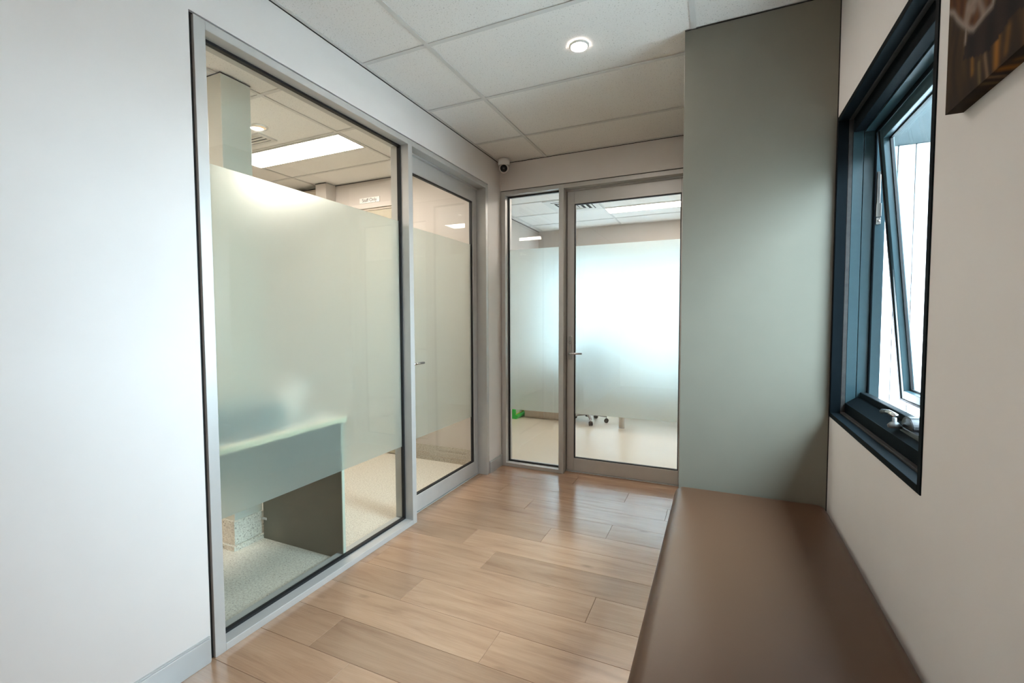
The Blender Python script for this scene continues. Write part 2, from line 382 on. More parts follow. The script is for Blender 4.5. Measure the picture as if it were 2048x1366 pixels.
# suspended ceilings: T-bar grid + separate tiles
def ceiling(x0, x1, y0, y1, gx, gy, label, holes=()):
    gx = [g for g in gx if x0 + 0.03 < g < x1 - 0.03]; gy = [g for g in gy if y0 + 0.03 < g < y1 - 0.03]
    hw = 0.012; lst = []
    for g in gx: lst.append(((g - hw, y0, ZC), (g + hw, y1, ZC + 0.004)))
    xs = [x0] + gx + [x1]; ys = [y0] + gy + [y1]
    for g in gy:
        for a, c in zip(xs, xs[1:]):
            lst.append(((a + (hw if a in gx else 0), g - hw, ZC + 0.0005), (c - (hw if c in gx else 0), g + hw, ZC + 0.0045)))
    # wall angles
    lst += [((x0, y0, ZC + 0.001), (x0 + 0.018, y1, ZC + 0.005)), ((x1 - 0.018, y0, ZC + 0.001), (x1, y1, ZC + 0.005)),
            ((x0, y0, ZC + 0.001), (x1, y0 + 0.018, ZC + 0.005)), ((x0, y1 - 0.018, ZC + 0.001), (x1, y1, ZC + 0.005))]
    c = struct(boxes('ceiling', lst, 't_bar'), label, 'ceiling')
    for a, a2 in zip(xs, xs[1:]):
        for d, d2 in zip(ys, ys[1:]):
            cxm, cym = (a + a2) / 2, (d + d2) / 2
            if any(h[0] < cxm < h[1] and h[2] < cym < h[3] for h in holes): continue
            t_ = box('ceiling_tile', (a + 0.003, d + 0.003, ZC + 0.006), (a2 - 0.003, d2 - 0.003, ZC + 0.021), 'ceiling_tile', c)
            place(t_, (cxm, cym, ZC))
    # dark shadow line between wall angle and wall
    return c
GY = [-0.49, 0.13, 0.75, 1.37, 1.985, 2.597, 3.235, 3.855, 4.475, 5.095, 5.715, 6.335]
cc = ceiling(XL, XR, -1.6, YB, [-2.58, -1.355, -0.13], [-1.11] + GY, 'white tiled suspended ceiling of the corridor')
co = ceiling(-6.0, XLi, -1.0, 3.6, [-4.995, -3.785, -2.575], GY, 'tiled suspended ceiling of the reception office')
cf = ceiling(-2.6, XR, YBi, 6.8, [-2.52, -1.31, -0.10], GY, 'tiled suspended ceiling of the far room')
# black shadow lines where ceilings meet walls
boxes('shadow_line', [((XL, -1.6, ZC - 0.003), (XL + 0.003, YB, ZC + 0.001)), ((XL, YB - 0.003, ZC - 0.003), (XO, YB, ZC + 0.001)), ((XO, YO - 0.002, ZC - 0.002), (XR, YO, ZC + 0.001))], 'black_gap', cc)
boxes('shadow_line', [((-6, 3.594, ZC - 0.005), (XLi, 3.6, ZC + 0.001))], 'black_gap', co)
boxes('shadow_line', [((-2.6, YBi, ZC - 0.005), (-2.594, 6.8, ZC + 0.001))], 'black_gap', cf)

# baseboards
def baseboard(name, y0, y1, label):
    o = struct(box(name, (XL, y0, 0), (XL + 0.009, y1, 0.096), 'skirting_aluminium', bev=0.0015, seg=1), label, 'baseboard')
    box('cap_strip', (XL, y0, 0.0975), (XL + 0.007, y1, 0.104), 'skirting_aluminium', o)
    return o
baseboard('baseboard_left', -1.6, OP0 - 0.006, 'brushed metal skirting under the bright white wall')
baseboard('baseboard_corner', OP1 + 0.002, YB, 'short metal skirting in the corner between the glass doors')

# ------------------------------------------------------------------ glazed partitions and doors
FZ_LO, FZ_HI = 0.508, 1.950     # frosted band
def mapper(side):
    if side == 'L': return lambda u, w, z: (XL - w, u, z)
    return lambda u, w, z: (u, YB + w, z)
def gasket(bm, M, u0, u1, z0, z1, w0, w1, t):
    cbox(bm, M(u0, w0, z0), M(u1, w1, z0 + t)); cbox(bm, M(u0, w0, z1 - t), M(u1, w1, z1))
    cbox(bm, M(u0, w0, z0 + t), M(u0 + t, w1, z1 - t)); cbox(bm, M(u1 - t, w0, z0 + t), M(u1, w1, z1 - t))
HEAD0, HEAD1 = 2.421, 2.455
def sidelight(name, side, u0, u1, m0, m1, label):
    """u0 outer edge, u1 inner edge of jamb, m0..m1 mullion"""
    M = mapper(side)
    r = struct(empty(name, M((u0 + m1) / 2, WT / 2, 0)), label, 'window')
    def ch(o): adopt(o, r); return o
    ch(box('jamb', M(u0, -0.002, 0), M(u1, WT, HEAD1), 'aluminium', bev=0.0012, seg=1))
    ch(box('mullion', M(m0, -0.002, 0), M(m1, WT, HEAD1), 'aluminium', bev=0.0012, seg=1))
    ch(box('head', M(u1, -0.0015, HEAD0), M(m0, WT - 0.001, HEAD1), 'aluminium', bev=0.0012, seg=1))
    ch(box('sill', M(u1, -0.0015, 0), M(m0, WT - 0.001, 0.031), 'aluminium', bev=0.0012, seg=1))
    bm = bmesh.new(); gasket(bm, M, u1, m0, 0.031, HEAD0, 0.056, 0.078, 0.011); ch(link('gasket', bm, 'rubber'))
    ch(box('glass_pane', M(u1 + 0.002, 0.064, 0.033), M(m0 - 0.002, 0.070, HEAD0 - 0.002), 'clear_glass'))
    f = ch(box('frosted_film', M(u1 + 0.011, 0.0712, FZ_LO), M(m0 - 0.011, 0.0722, FZ_HI), 'frosted_film')); f['label'] = 'frosted privacy film band'
    return r
def lever(r, M, u, z, w, ulen, s=1):
    """lever handle with back plate, pointing along +u*s, standing off the face at depth w"""
    e = box('handle', M(u - 0.014, w - 0.007, z - 0.055), M(u + 0.014, w + 0.001, z + 0.145), 'steel', bev=0.002, seg=2)
    pts = [M(u, w - 0.004, z), M(u, w - 0.042, z), M(u + s * 0.006, w - 0.050, z), M(u + s * 0.02, w - 0.054, z), M(u + s * ulen, w - 0.050, z)]
    l = tube('lever', pts, [0.009, 0.009, 0.009, 0.0085, 0.0075], 'chrome', None, 12)
    l.parent = e
    cyl = tube('lock_cylinder', [M(u, w - 0.002, z + 0.09), M(u, w - 0.012, z + 0.09)], 0.009, 'chrome', None, 12); cyl.parent = e
    e['label'] = 'brushed steel lever handle'
    return e
def glass_door(name, side, u0, u1, j1, hinge_jamb, label):
    """opening u0..u1; jamb from u1 to j1"""
    M = mapper(side)
    r = struct(empty(name, M((u0 + u1) / 2, WT / 2, 0)), label, 'door')
    def ch(o): adopt(o, r); return o
    ch(box('jamb', M(u1, -0.002, 0), M(j1, WT, HEAD1), 'aluminium', bev=0.0012, seg=1))
    ch(box('head', M(u0, -0.0015, HEAD0), M(u1, WT - 0.001, HEAD1), 'aluminium', bev=0.0012, seg=1))
    ch(box('door_stop', M(u0 + 0.0005, 0.066, HEAD0 - 0.013), M(u1 - 0.0005, 0.083, HEAD0 - 0.0005), 'aluminium'))
    d0, d1 = 0.084, 0.124
    a, c = u0 + 0.006, u1 - 0.006; zt = 2.414; sw = 0.062; rb = 0.122; rt = 0.112
    ch(box('stile', M(a, d0, 0.01), M(a + sw, d1, zt), 'aluminium', bev=0.0015, seg=1))
    ch(box('stile', M(c - sw, d0, 0.01), M(c, d1, zt), 'aluminium', bev=0.0015, seg=1))
    ch(box('rail', M(a + sw + 0.0005, d0, zt - rt), M(c - sw - 0.0005, d1, zt), 'aluminium', bev=0.0015, seg=1))
    ch(box('rail', M(a + sw + 0.0005, d0, 0.01), M(c - sw - 0.0005, d1, rb), 'aluminium', bev=0.0015, seg=1))
    bm = bmesh.new(); gasket(bm, M, a + sw, c - sw, rb, zt - rt, d0 + 0.006, d0 + 0.03, 0.007); ch(link('gasket', bm, 'rubber'))
    bm = bmesh.new(); gasket(bm, M, a - 0.005, c + 0.005, 0.0105, zt + 0.004, d0 + 0.012, d1 - 0.01, 0.004); ch(link('brush_seal', bm, 'rubber'))
    ch(box('glass_pane', M(a + sw + 0.002, d0 + 0.014, rb + 0.002), M(c - sw - 0.002, d0 + 0.020, zt - rt - 0.002), 'clear_glass'))
    f = ch(box('frosted_film', M(a + sw + 0.007, d0 + 0.0212, FZ_LO), M(c - sw - 0.007, d0 + 0.0222, FZ_HI), 'frosted_film')); f['label'] = 'frosted privacy film band'
    ch(box('threshold', M(u0, 0.080, 0.0), M(u1, WT, 0.005), 'aluminium', bev=0.001, seg=1))
    h = lever(r, M, a + 0.030, 1.036, d0, 0.115, 1)
    adopt(h, r)
    return r
sidelight('window_1', 'L', 1.104, 1.147, 2.383, 2.425, 'long fixed glass panel in silver frame with frosted band and desk behind')
glass_door('door_1', 'L', 2.425, 3.425, 3.464, True, 'silver framed glass door beside the long fixed glass panel')
sidelight('window_2', 'B', -1.776, -1.735, -1.237, -1.195, 'narrow glass sidelight left of the far glass door')
glass_door('door_2', 'B', -1.195, -0.205, -0.166, True, 'far glass door with frosted band next to the olive wall')
# black shadow gap round the frames
def gap(name, side, u0, u1, ztop, uL, uR, label):
    M = mapper(side); bm = bmesh.new()
    if uL > u0: cbox(bm, M(u0, 0.012, 0), M(uL, 0.03, ztop))
    if u1 > uR: cbox(bm, M(uR, 0.004, 0), M(u1, 0.02, ztop))
    cbox(bm, M(uL, 0.012, HEAD1), M(uR, 0.03, ztop))
    return struct(link(name, bm, 'black_gap'), label, 'trim')
gap('trim_1', 'L', OP0, OP1, OPZ, 1.104, 3.464, 'black shadow gap round the long glazed partition')
gap('trim_2', 'B', XL, -0.165, OPZ, -1.776, -0.166, 'black shadow gap over the far glazed door')

# ------------------------------------------------------------------ right window (top-hung awning, open)
r = struct(empty('window_3', (XR + 0.08, 1.9, WZ0)), 'black framed awning window standing open beside the olive wall', 'window')
def chw(o):
    adopt(o, r); return o
def ring(name, x0, x1, y0, y1, z0, z1, t, mat, tb=None, tt=None, bev=0.001):
    """rectangular frame ring between x0..x1, outer rect, member widths t (sides), tb bottom, tt top"""
    tb = t if tb is None else tb; tt = t if tt is None else tt
    return boxes(name, [((x0, y0, z0), (x1, y0 + t, z1)), ((x0, y1 - t, z0), (x1, y1, z1)), ((x0, y0 + t, z0), (x1, y1 - t, z0 + tb)), ((x0, y0 + t, z1 - tt), (x1, y1 - t, z1))], mat, None, bev)
chw(ring('reveal_lining', XR - 0.003, XR + 0.034, W0, W1, WZ0, WZ1, 0.020, 'black_shaded_aluminium'))
chw(ring('sealant_bead', XR + 0.034, XR + 0.050, W0, W1, WZ0, WZ1, 0.021, 'sealant', tb=0.026, bev=0.002))
chw(boxes('outer_frame', [((XR + 0.050, W0, WZ0), (XR + 0.086, W0 + 0.022, WZ1)), ((XR + 0.050, W1 - 0.022, WZ0), (XR + 0.086, W1, WZ1))], 'window_aluminium', None, 0.001))
chw(box('outer_head', (XR + 0.050, W0 + 0.022, WZ1 - 0.074), (XR + 0.086, W1 - 0.022, WZ1), 'black_shaded_aluminium', bev=0.001, seg=1))  # same metal as the jambs, its shade put into the black colour
chw(box('outer_sill', (XR + 0.050, W0 + 0.022, WZ0), (XR + 0.086, W1 - 0.022, WZ0 + 0.066), 'black_shaded_aluminium', bev=0.001, seg=1))  # shade on this sill is painted in as black
chw(boxes('inner_frame', [((XR + 0.088, W0, WZ0), (XR + 0.124, W0 + 0.022, WZ1)), ((XR + 0.088, W1 - 0.022, WZ0), (XR + 0.124, W1, WZ1)), ((XR + 0.088, W0 + 0.022, WZ1 - 0.080), (XR + 0.124, W1 - 0.022, WZ1))], 'window_aluminium', None, 0.001))
chw(box('inner_sill', (XR + 0.088, W0 + 0.022, WZ0), (XR + 0.124, W1 - 0.022, WZ0 + 0.078), 'black_shaded_aluminium', bev=0.001, seg=1))  # painted black for shade; the jambs keep their lit teal
chw(ring('rebate', XR + 0.124, XR + 0.130, W0, W1, WZ0, WZ1, 0.034, 'black_shaded_aluminium', tb=0.114, tt=0.094))
chw(ring('weather_frame', XR + 0.130, XR + 0.166, W0, W1, WZ0, WZ1, 0.022, 'window_aluminium', tb=0.060, tt=0.082))
chw(box('sill_upstand', (XR + 0.100, W0 + 0.022, WZ0 + 0.078), (XR + 0.124, W1 - 0.022, WZ0 + 0.116), 'black_shaded_aluminium', bev=0.003))
chw(prism('sill_slope', [(XR + 0.052, WZ0 + 0.066), (XR + 0.100, WZ0 + 0.066), (XR + 0.100, WZ0 + 0.094), (XR + 0.09, WZ0 + 0.094)], 1, W0 + 0.022, W1 - 0.022, 'black_shaded_aluminium'))
# sash, hinged at the top, swung outwards
sash = empty('sash', (XR + 0.128, (W0 + W1) / 2, 2.084))
HH = 1.095; SY0, SY1 = W0 + 0.040 - (W0 + W1) / 2, W1 - 0.050 - (W0 + W1) / 2
def chs(o): o.parent = sash; return o
ST = 0.042
chs(box('stile', (0, SY1 - ST, -HH), (0.036, SY1, 0), 'window_aluminium', bev=0.002)); chs(box('stile', (0, SY0, -HH), (0.036, SY0 + ST, 0), 'window_aluminium', bev=0.002))
chs(box('rail', (0, SY0 + ST, -HH), (0.036, SY1 - ST, -HH + ST), 'window_aluminium', bev=0.002)); chs(box('rail', (0, SY0 + ST, -ST), (0.036, SY1 - ST, 0), 'window_aluminium', bev=0.002))
bm = bmesh.new()
for y0_, y1_, z0_, z1_ in ((SY0 + ST, SY1 - ST, -HH + ST, -HH + ST + 0.006), (SY0 + ST, SY1 - ST, -ST - 0.006, -ST), (SY0 + ST, SY0 + ST + 0.006, -HH + ST, -ST), (SY1 - ST - 0.006, SY1 - ST, -HH + ST, -ST)):
    cbox(bm, (0.022, y0_, z0_), (0.030, y1_, z1_))
chs(link('glazing_bead', bm, 'rubber'))
chs(box('glass_pane', (0.0295, SY0 + ST - 0.004, -HH + ST - 0.004), (0.0345, SY1 - ST + 0.004, -ST + 0.004), 'window_glass'))
chs(boxes('seal', [((-0.004, SY0, -HH), (0.0, SY0 + 0.01, 0)), ((-0.004, SY1 - 0.012, -HH), (0.0, SY1, 0)), ((-0.004, SY0, -HH), (0, SY1, -HH + 0.008))], 'rubber'))
sash.rotation_euler = (0, -math.radians(5.4), 0)
chw(sash)
# friction stay on the far jamb
st = chw(boxes('friction_stay', [((XR + 0.134, W1 - 0.030, 1.76), (XR + 0.146, W1 - 0.0225, 1.93)), ((XR + 0.132, W1 - 0.034, 1.745), (XR + 0.150, W1 - 0.0225, 1.80)), ((XR + 0.133, W1 - 0.034, 1.715), (XR + 0.149, W1 - 0.0225, 1.741))], 'steel', None, 0.001))
st['label'] = 'chrome friction stay'
tube('screw', [(XR + 0.141, W1 - 0.034, 1.728), (XR + 0.141, W1 - 0.039, 1.728)], 0.004, 'steel', st)
# chain winder on the sill
wd = chw(box('winder', (XR + 0.070, 1.585, WZ0 + 0.066), (XR + 0.122, 1.80, WZ0 + 0.094), 'black_plastic', bev=0.008, seg=3)); wd['label'] = 'black chain winder with chrome crank'
def hump():
    pts = []
    for i in range(13):
        a = math.pi * i / 12; pts.append((1.755 + 0.05 * math.cos(a), WZ0 + 0.094 + 0.036 * math.sin(a)))
    return pts
prism('gear_housing', hump(), 0, XR + 0.076, XR + 0.118, 'black_plastic', wd, 0.002)
tube('crank_arm', [(XR + 0.072, 1.835, WZ0 + 0.115), (XR + 0.064, 1.87, WZ0 + 0.122), (XR + 0.062, 1.93, WZ0 + 0.112)], [0.008, 0.007, 0.009], 'chrome', wd)
turned('crank_knob', [(0, 0), (0.016, 0.002), (0.018, 0.010), (0.012, 0.018), (0.006, 0.022), (0.006, 0.034), (0, 0.034)], 'dark_grey_plastic', wd, Matrix.Translation((XR + 0.058, 1.80, WZ0 + 0.082)))
tube('latch_hook', [(XR + 0.092, 1.62, WZ0 + 0.094), (XR + 0.098, 1.60, WZ0 + 0.125), (XR + 0.110, 1.575, WZ0 + 0.12)], 0.006, 'chrome', wd)
tube('chain', [(XR + 0.10, 1.69, WZ0 + 0.10), (XR + 0.16, 1.69, WZ0 + 0.11), (XR + 0.235, 1.69, WZ0 + 0.115)], 0.005, 'chrome', wd)

# added unseen far room window that lights the frosted band
r4 = struct(empty('added_window', (-1.2, 6.87, FZ0)), 'added unseen window lighting the frosted band of the far door', 'window')
def ch4(o): adopt(o, r4); return o
t = 0.05
ch4(boxes('frame', [((FW0, 6.84, FZ0), (FW0 + t, 6.9, FZ1)), ((FW1 - t, 6.84, FZ0), (FW1, 6.9, FZ1)), ((FW0 + t, 6.84, FZ0), (FW1 - t, 6.9, FZ0 + t)), ((FW0 + t, 6.84, FZ1 - t), (FW1 - t, 6.9, FZ1)), ((-1.225, 6.84, FZ0 + t), (-1.175, 6.9, FZ1 - t))], 'aluminium'))
ch4(box('glass_pane', (FW0 + t, 6.868, FZ0 + t), (-1.225, 6.874, FZ1 - t), 'window_glass')); ch4(box('glass_pane', (-1.175, 6.868, FZ0 + t), (FW1 - t, 6.874, FZ1 - t), 'window_glass'))
ch4(box('added_blind', (FW0 + 0.02, 6.815, FZ0 + 0.02), (FW1 - 0.02, 6.818, FZ1 - 0.02), 'added_blind_fabric'))  # unseen blind, added to cut the window's brightness
ch4(box('sill_board', (FW0, 6.76, FZ0 - 0.02), (FW1, 6.84, FZ0), 'white_plastic', bev=0.003))

# ------------------------------------------------------------------ outside
struct(box('ground', (-30, -30, -0.30), (30, 30, -0.20), 'concrete'), 'pale concrete ground outside the window', 'ground')
ew = struct(box('wall_outside', (XR + 0.17, 4.012, -0.2), (4.0, 4.15, 2.51), 'groove'), 'white board clad outside wall seen through the window', 'wall')
x = XR + 0.172
while x < 3.9:
    bdo = box('cladding_board', (x, 3.995, -0.2), (x + 0.0895, 4.0115, 2.505), 'white_cladding', ew, bev=0.003, seg=1); place(bdo, (x + 0.047, 4.0, 0)); x += 0.0965
struct(boxes('eave', [((XR + 0.168, 3.05, 2.506), (4.0, 4.3, 2.62)), ((XR + 0.168, -1.8, 2.506), (1.05, 3.05, 2.62))], 'soffit_paint'), 'blue grey eave soffit above the outside cladding, with an added stretch blocking steep sky', 'eave')  # second box is an unseen eave added to block steep sky
rw = struct(box('wall_added_blocker', (XR + 0.17, 0.45, -0.2), (4.0, 0.60, 2.505), 'blocker_render'), 'added unseen dark wall blocking side light outside the window', 'wall')  # unseen wall added to keep side sky light off the olive wall

# ------------------------------------------------------------------ office: column, desk, sign, lamps
CX, CY0, CY1 = -2.535, 1.708, 1.886
col = struct(box('column', (-3.3, CY0, 0.0), (CX, CY1, ZC), 'column_paint', bev=0.002, seg=1), 'pale green column standing behind the long glass panel', 'column')
boxes('speckled_skirting', [((-3.3, CY0 - 0.012, 0.028), (CX + 0.012, CY0, 0.165)), ((CX, CY0, 0.028), (CX + 0.012, CY1, 0.165))], 'speckled_vinyl', col)
boxes('skirting_foot', [((-3.3, CY0 - 0.026, 0.0), (CX + 0.026, CY0, 0.027)), ((CX, CY0, 0.0), (CX + 0.026, CY1, 0.027))], 'speckled_vinyl', col)
boxes('shadow_line', [((-3.3, CY0 - 0.003, ZC - 0.004), (CX + 0.003, CY0, ZC)), ((CX, CY0, ZC - 0.004), (CX + 0.003, CY1, ZC))], 'black_gap', col)
# pilaster and darker return on the end wall
pil = struct(box('column', (-3.74, 3.47, 0.0), (-3.60, 3.598, ZC), 'room_paint', bev=0.002, seg=1), 'slim pilaster on the beige office wall', 'column')
box('shadow_line', (-3.74, 3.466, ZC - 0.005), (-3.597, 3.47, ZC), 'black_gap', pil)
tall = tag(empty('tall_cabinet', (-4.25, 3.5, 0)), 'tall grey brown cabinet beyond the slim pilaster', 'cabinet')
o = box('body', (-4.75, 3.50, 0), (-3.745, 3.598, 2.66), 'beige_laminate', None, 0.002, 1); adopt(o, tall)
for a in (-4.74, -4.24):
    o = box('door', (a, 3.482, 0.08), (a + 0.485, 3.4995, 2.64), 'beige_laminate', None, 0.002, 1); adopt(o, tall)
# vinyl skirting along end wall
sk = struct(boxes('baseboard_office', [((-2.66, 3.588, 0.0), (XLi, 3.6, 0.142))], 'speckled_skirting'), 'speckled coved vinyl skirting of the office end wall', 'baseboard')
box('skirting_foot', (-2.66, 3.576, 0.0), (XLi, 3.588, 0.03), 'speckled_skirting', sk)
# staff door
d3 = struct(empty('door_3', (-3.05, 3.59, 0)), 'cream framed staff door under the small sign', 'door')
def ch3(o): adopt(o, d3); return o
ch3(box('jamb', (-3.46, 3.565, 0), (-3.41, 3.6, 2.471), 'room_paint', bev=0.002)); ch3(box('jamb', (-2.715, 3.565, 0), (-2.665, 3.6, 2.471), 'room_paint', bev=0.002))
ch3(box('head', (-3.41, 3.565, 2.421), (-2.715, 3.6, 2.471), 'room_paint', bev=0.002))
ch3(box('leaf', (-3.405, 3.585, 0.01), (-2.72, 3.6, 2.40), 'door_leaf', bev=0.002)); ch3(box('head_shade_strip', (-3.405, 3.58, 2.402), (-2.72, 3.598, 2.42), 'beige_laminate'))  # the strip above the leaf stands in for shade under the head
hh = ch3(tube('handle', [(-2.78, 3.58, 1.03), (-2.78, 3.53, 1.03), (-2.90, 3.53, 1.03)], 0.009, 'chrome'))
# sign
sg = tag(empty('door_sign', (-3.157, 3.599, 2.508)), 'small white sign reading Staff Only above the staff door', 'sign')
o = box('plate', (-0.125, -0.006, -0.026), (0.125, 0, 0.026), 'sign_plate', sg, 0.001, 1)
def text_mesh(name, s, size, mat, parent, loc, rot):
    cu = bpy.data.curves.new(name, 'FONT'); cu.body = s; cu.size = size; cu.align_x = 'CENTER'; cu.align_y = 'CENTER'; cu.extrude = 0.0004
    tmp = bpy.data.objects.new(name + '_tmp', cu); COL.objects.link(tmp)
    bpy.context.view_layer.update()
    me = bpy.data.meshes.new_from_object(tmp.evaluated_get(bpy.context.evaluated_depsgraph_get()))
    bpy.data.objects.remove(tmp); me.name = name
    me.materials.clear(); me.materials.append(MATS[mat])
    o = bpy.data.objects.new(name, me); COL.objects.link(o); o.parent = parent; o.location = loc; o.rotation_euler = rot
    return o
text_mesh('lettering', 'Staff Only', 0.046, 'black_ink', sg, (0, -0.0068, 0), (math.pi / 2, 0, 0))

# desk against the glass
dk = tag(empty('reception_desk', (-2.2, 1.2, 0)), 'dark olive desk with pale timber edge behind the long glass panel', 'desk')
def chd(o): adopt(o, dk); return o
chd(boxes('desk_top', [((-2.50, 0.30, 0.771), (-1.925, 1.152, 0.797)), ((-2.50, 1.152, 0.771), (-1.885, 1.897, 0.797))], 'white_plastic'))
chd(box('timber_edge', (-1.8845, 1.152, 0.771), (-1.8555, 1.905, 0.797), 'light_timber', bev=0.002))
chd(prism('side_panel', [(-2.506, 0.0), (-1.922, 0.0), (-1.922, 0.034), (-1.872, 0.034), (-1.872, 0.770), (-2.506, 0.770)], 1, 1.868, 1.884, 'desk_panel'))
chd(box('panel_edging', (-1.8715, 1.867, 0.034), (-1.866, 1.885, 0.770), 'desk_edge'))
chd(box('side_panel', (-2.50, 0.31, 0.0), (-1.93, 0.326, 0.770), 'desk_panel', bev=0.001, seg=1))
chd(box('modesty_panel', (-2.50, 0.33, 0.46), (-2.484, 1.70, 0.77), 'desk_panel', bev=0.001, seg=1))
br = chd(boxes('corner_bracket', [((-2.503, 1.862, 0.118), (-2.47, 1.8675, 0.134)), ((-2.520, 1.862, 0.116), (-2.503, 1.866, 0.130))], 'chrome', None, 0.001))
# teal casing of an office machine
mc = tag(empty('office_printer', (-2.12, 1.42, 0.7975)), 'teal boxy machine blurred behind the frosted band', 'printer')
box('body', (-0.16, -0.22, 0.0), (0.14, 0.20, 0.09), 'teal_casing', mc, 0.012, 3); box('lid', (-0.16, -0.22, 0.092), (0.14, 0.20, 0.125), 'teal_casing', mc, 0.01, 3)
box('paper_tray', (0.14, -0.15, 0.02), (0.20, 0.13, 0.035), 'teal_casing', mc, 0.004, 2)
# white curved document stand
ds = tag(empty('document_stand', (-2.10, 1.74, 0.7975)), 'white curved stand blurred behind the frosted band near the desk end', 'stand')
bm = bmesh.new(); rows = []
for i in range(9):
    t_ = i / 8; yy = -0.11 + 0.16 * t_; zz = 0.012 + 0.19 * t_ ** 2.0
    rows.append([bm.verts.new((xx, yy, zz + dz)) for xx, dz in ((-0.10, 0), (0.10, 0), (0.10, 0.004), (-0.10, 0.004))])
for A, B in zip(rows, rows[1:]):
    for k in range(4): bm.faces.new((A[k], A[(k + 1) % 4], B[(k + 1) % 4], B[k]))
bm.faces.new(rows[0]); bm.faces.new(rows[-1][::-1]); link('sheet', bm, 'camera_white', ds, True)
box('foot', (-0.09, 0.0, 0.0), (0.09, 0.09, 0.012), 'teal_casing', ds, 0.003); box('prop', (-0.02, 0.03, 0.012), (0.02, 0.042, 0.10), 'teal_casing', ds, 0.002)

# ceiling lamps
def downlight(name, x, y, rad, lens, label):
    e = tag(empty(name, (x, y, ZC)), label, 'ceiling light')
    turned('trim_ring', [(rad, 0.004), (rad, 0.0), (rad + 0.004, -0.006), (rad + 0.011, -0.005), (rad + 0.014, 0.0), (rad + 0.014, 0.004), (rad, 0.004)], 'white_plastic', e, n=32)
    turned('lens', [(0, 0.002), (rad, 0.002), (rad, -0.001), (rad * 0.7, -0.0035), (0, -0.0045)], lens, e, n=32)
    return e
downlight('downlight', -0.662, 2.302, 0.037, 'downlight_lens', 'round recessed downlight in the corridor ceiling')
downlight('downlight', -3.0, 2.30, 0.040, 'small_downlight_lens', 'dim round downlight in the office ceiling')
def led_panel(x0, x1, y0, y1, label, lens='panel_diffuser'):
    e = tag(empty('led_panel', ((x0 + x1) / 2, (y0 + y1) / 2, ZC)), label, 'ceiling light')
    hx, hy = (x1 - x0) / 2, (y1 - y0) / 2
    boxes('frame', [((-hx - 0.012, -hy - 0.012, -0.004), (-hx, hy + 0.012, 0.0055)), ((hx, -hy - 0.012, -0.004), (hx + 0.012, hy + 0.012, 0.0055)), ((-hx, -hy - 0.012, -0.004), (hx, -hy, 0.0055)), ((-hx, hy, -0.004), (hx, hy + 0.012, 0.0055))], 't_bar', e)
    box('diffuser', (-hx, -hy, -0.002), (hx, hy, 0.004), lens, e)
    return e
led_panel(-3.775, -2.59, 2.625, 2.893, 'long bright panel light in the office ceiling')
led_panel(-0.105, 0.165, -1.56, -0.45, 'added unseen fill panel at the near corridor end', 'fill_diffuser')  # added behind the camera as warm frontal fill
led_panel(-3.775, -2.59, 0.15, 0.42, 'added unseen panel light nearer in the office ceiling')  # added out of view to light the column's near face
led_panel(-1.305, -0.12, 4.487, 4.757, 'added unseen panel light just inside the far glass door', 'dimmed_diffuser')  # added out of view to brighten the far room floor
led_panel(-1.305, -0.12, 5.725, 5.995, 'long bright panel light in the far room ceiling', 'dimmed_diffuser')
# vents
def vent(x0, x1, y0, y1, n, along, label):
    e = tag(empty('air_vent', ((x0 + x1) / 2, (y0 + y1) / 2, ZC)), label, 'vent')
    hx, hy = (x1 - x0) / 2, (y1 - y0) / 2; t_ = 0.028
    boxes('frame', [((-hx, -hy, -0.006), (-hx + t_, hy, 0.005)), ((hx - t_, -hy, -0.006), (hx, hy, 0.005)), ((-hx + t_, -hy, -0.006), (hx - t_, -hy + t_, 0.005)), ((-hx + t_, hy - t_, -0.006), (hx - t_, hy, 0.005))], 'white_plastic', e)
    box('duct_opening', (-hx + t_, -hy + t_, 0.0035), (hx - t_, hy - t_, 0.005), 'black_gap', e)
    for i in range(n):
        f = (i + 0.5) / n
        if along == 'x':
            yy = -hy + t_ + f * (2 * hy - 2 * t_); box('slat', (-hx + t_, yy - 0.010, -0.004), (hx - t_, yy + 0.008, 0.001), 'white_plastic', e)
        else:
            xx = -hx + t_ + f * (2 * hx - 2 * t_); box('slat', (xx - 0.010, -hy + t_, -0.004), (xx + 0.008, hy - t_, 0.001), 'white_plastic', e)
    return e
vent(-3.50, -3.10, 2.36, 2.52, 3, 'x', 'narrow slotted vent beside the office panel light')
# four-way diffuser of the far room
dv = tag(empty('air_vent', (-1.615, 5.40, ZC)), 'square four way air diffuser in the far room ceiling', 'vent')
for i, (h, z) in enumerate(((0.295, -0.004), (0.215, -0.010), (0.155, -0.016), (0.095, -0.020))):
    k = 0.070 if i == 0 else 0.026
    boxes('frame' if i == 0 else 'louvre_ring', [((-h, -h, z), (-h + k, h, z + 0.005)), ((h - k, -h, z), (h, h, z + 0.005)), ((-h + k, -h, z), (h - k, -h + k, z + 0.005)), ((-h + k, h - k, z), (h - k, h, z + 0.005))], 'white_plastic', dv)
box('duct_opening', (-0.225, -0.225, 0.001), (0.225, 0.225, 0.005), 'black_gap', dv); box('centre_plate', (-0.055, -0.055, -0.022), (0.055, 0.055, -0.016), 'white_plastic', dv)

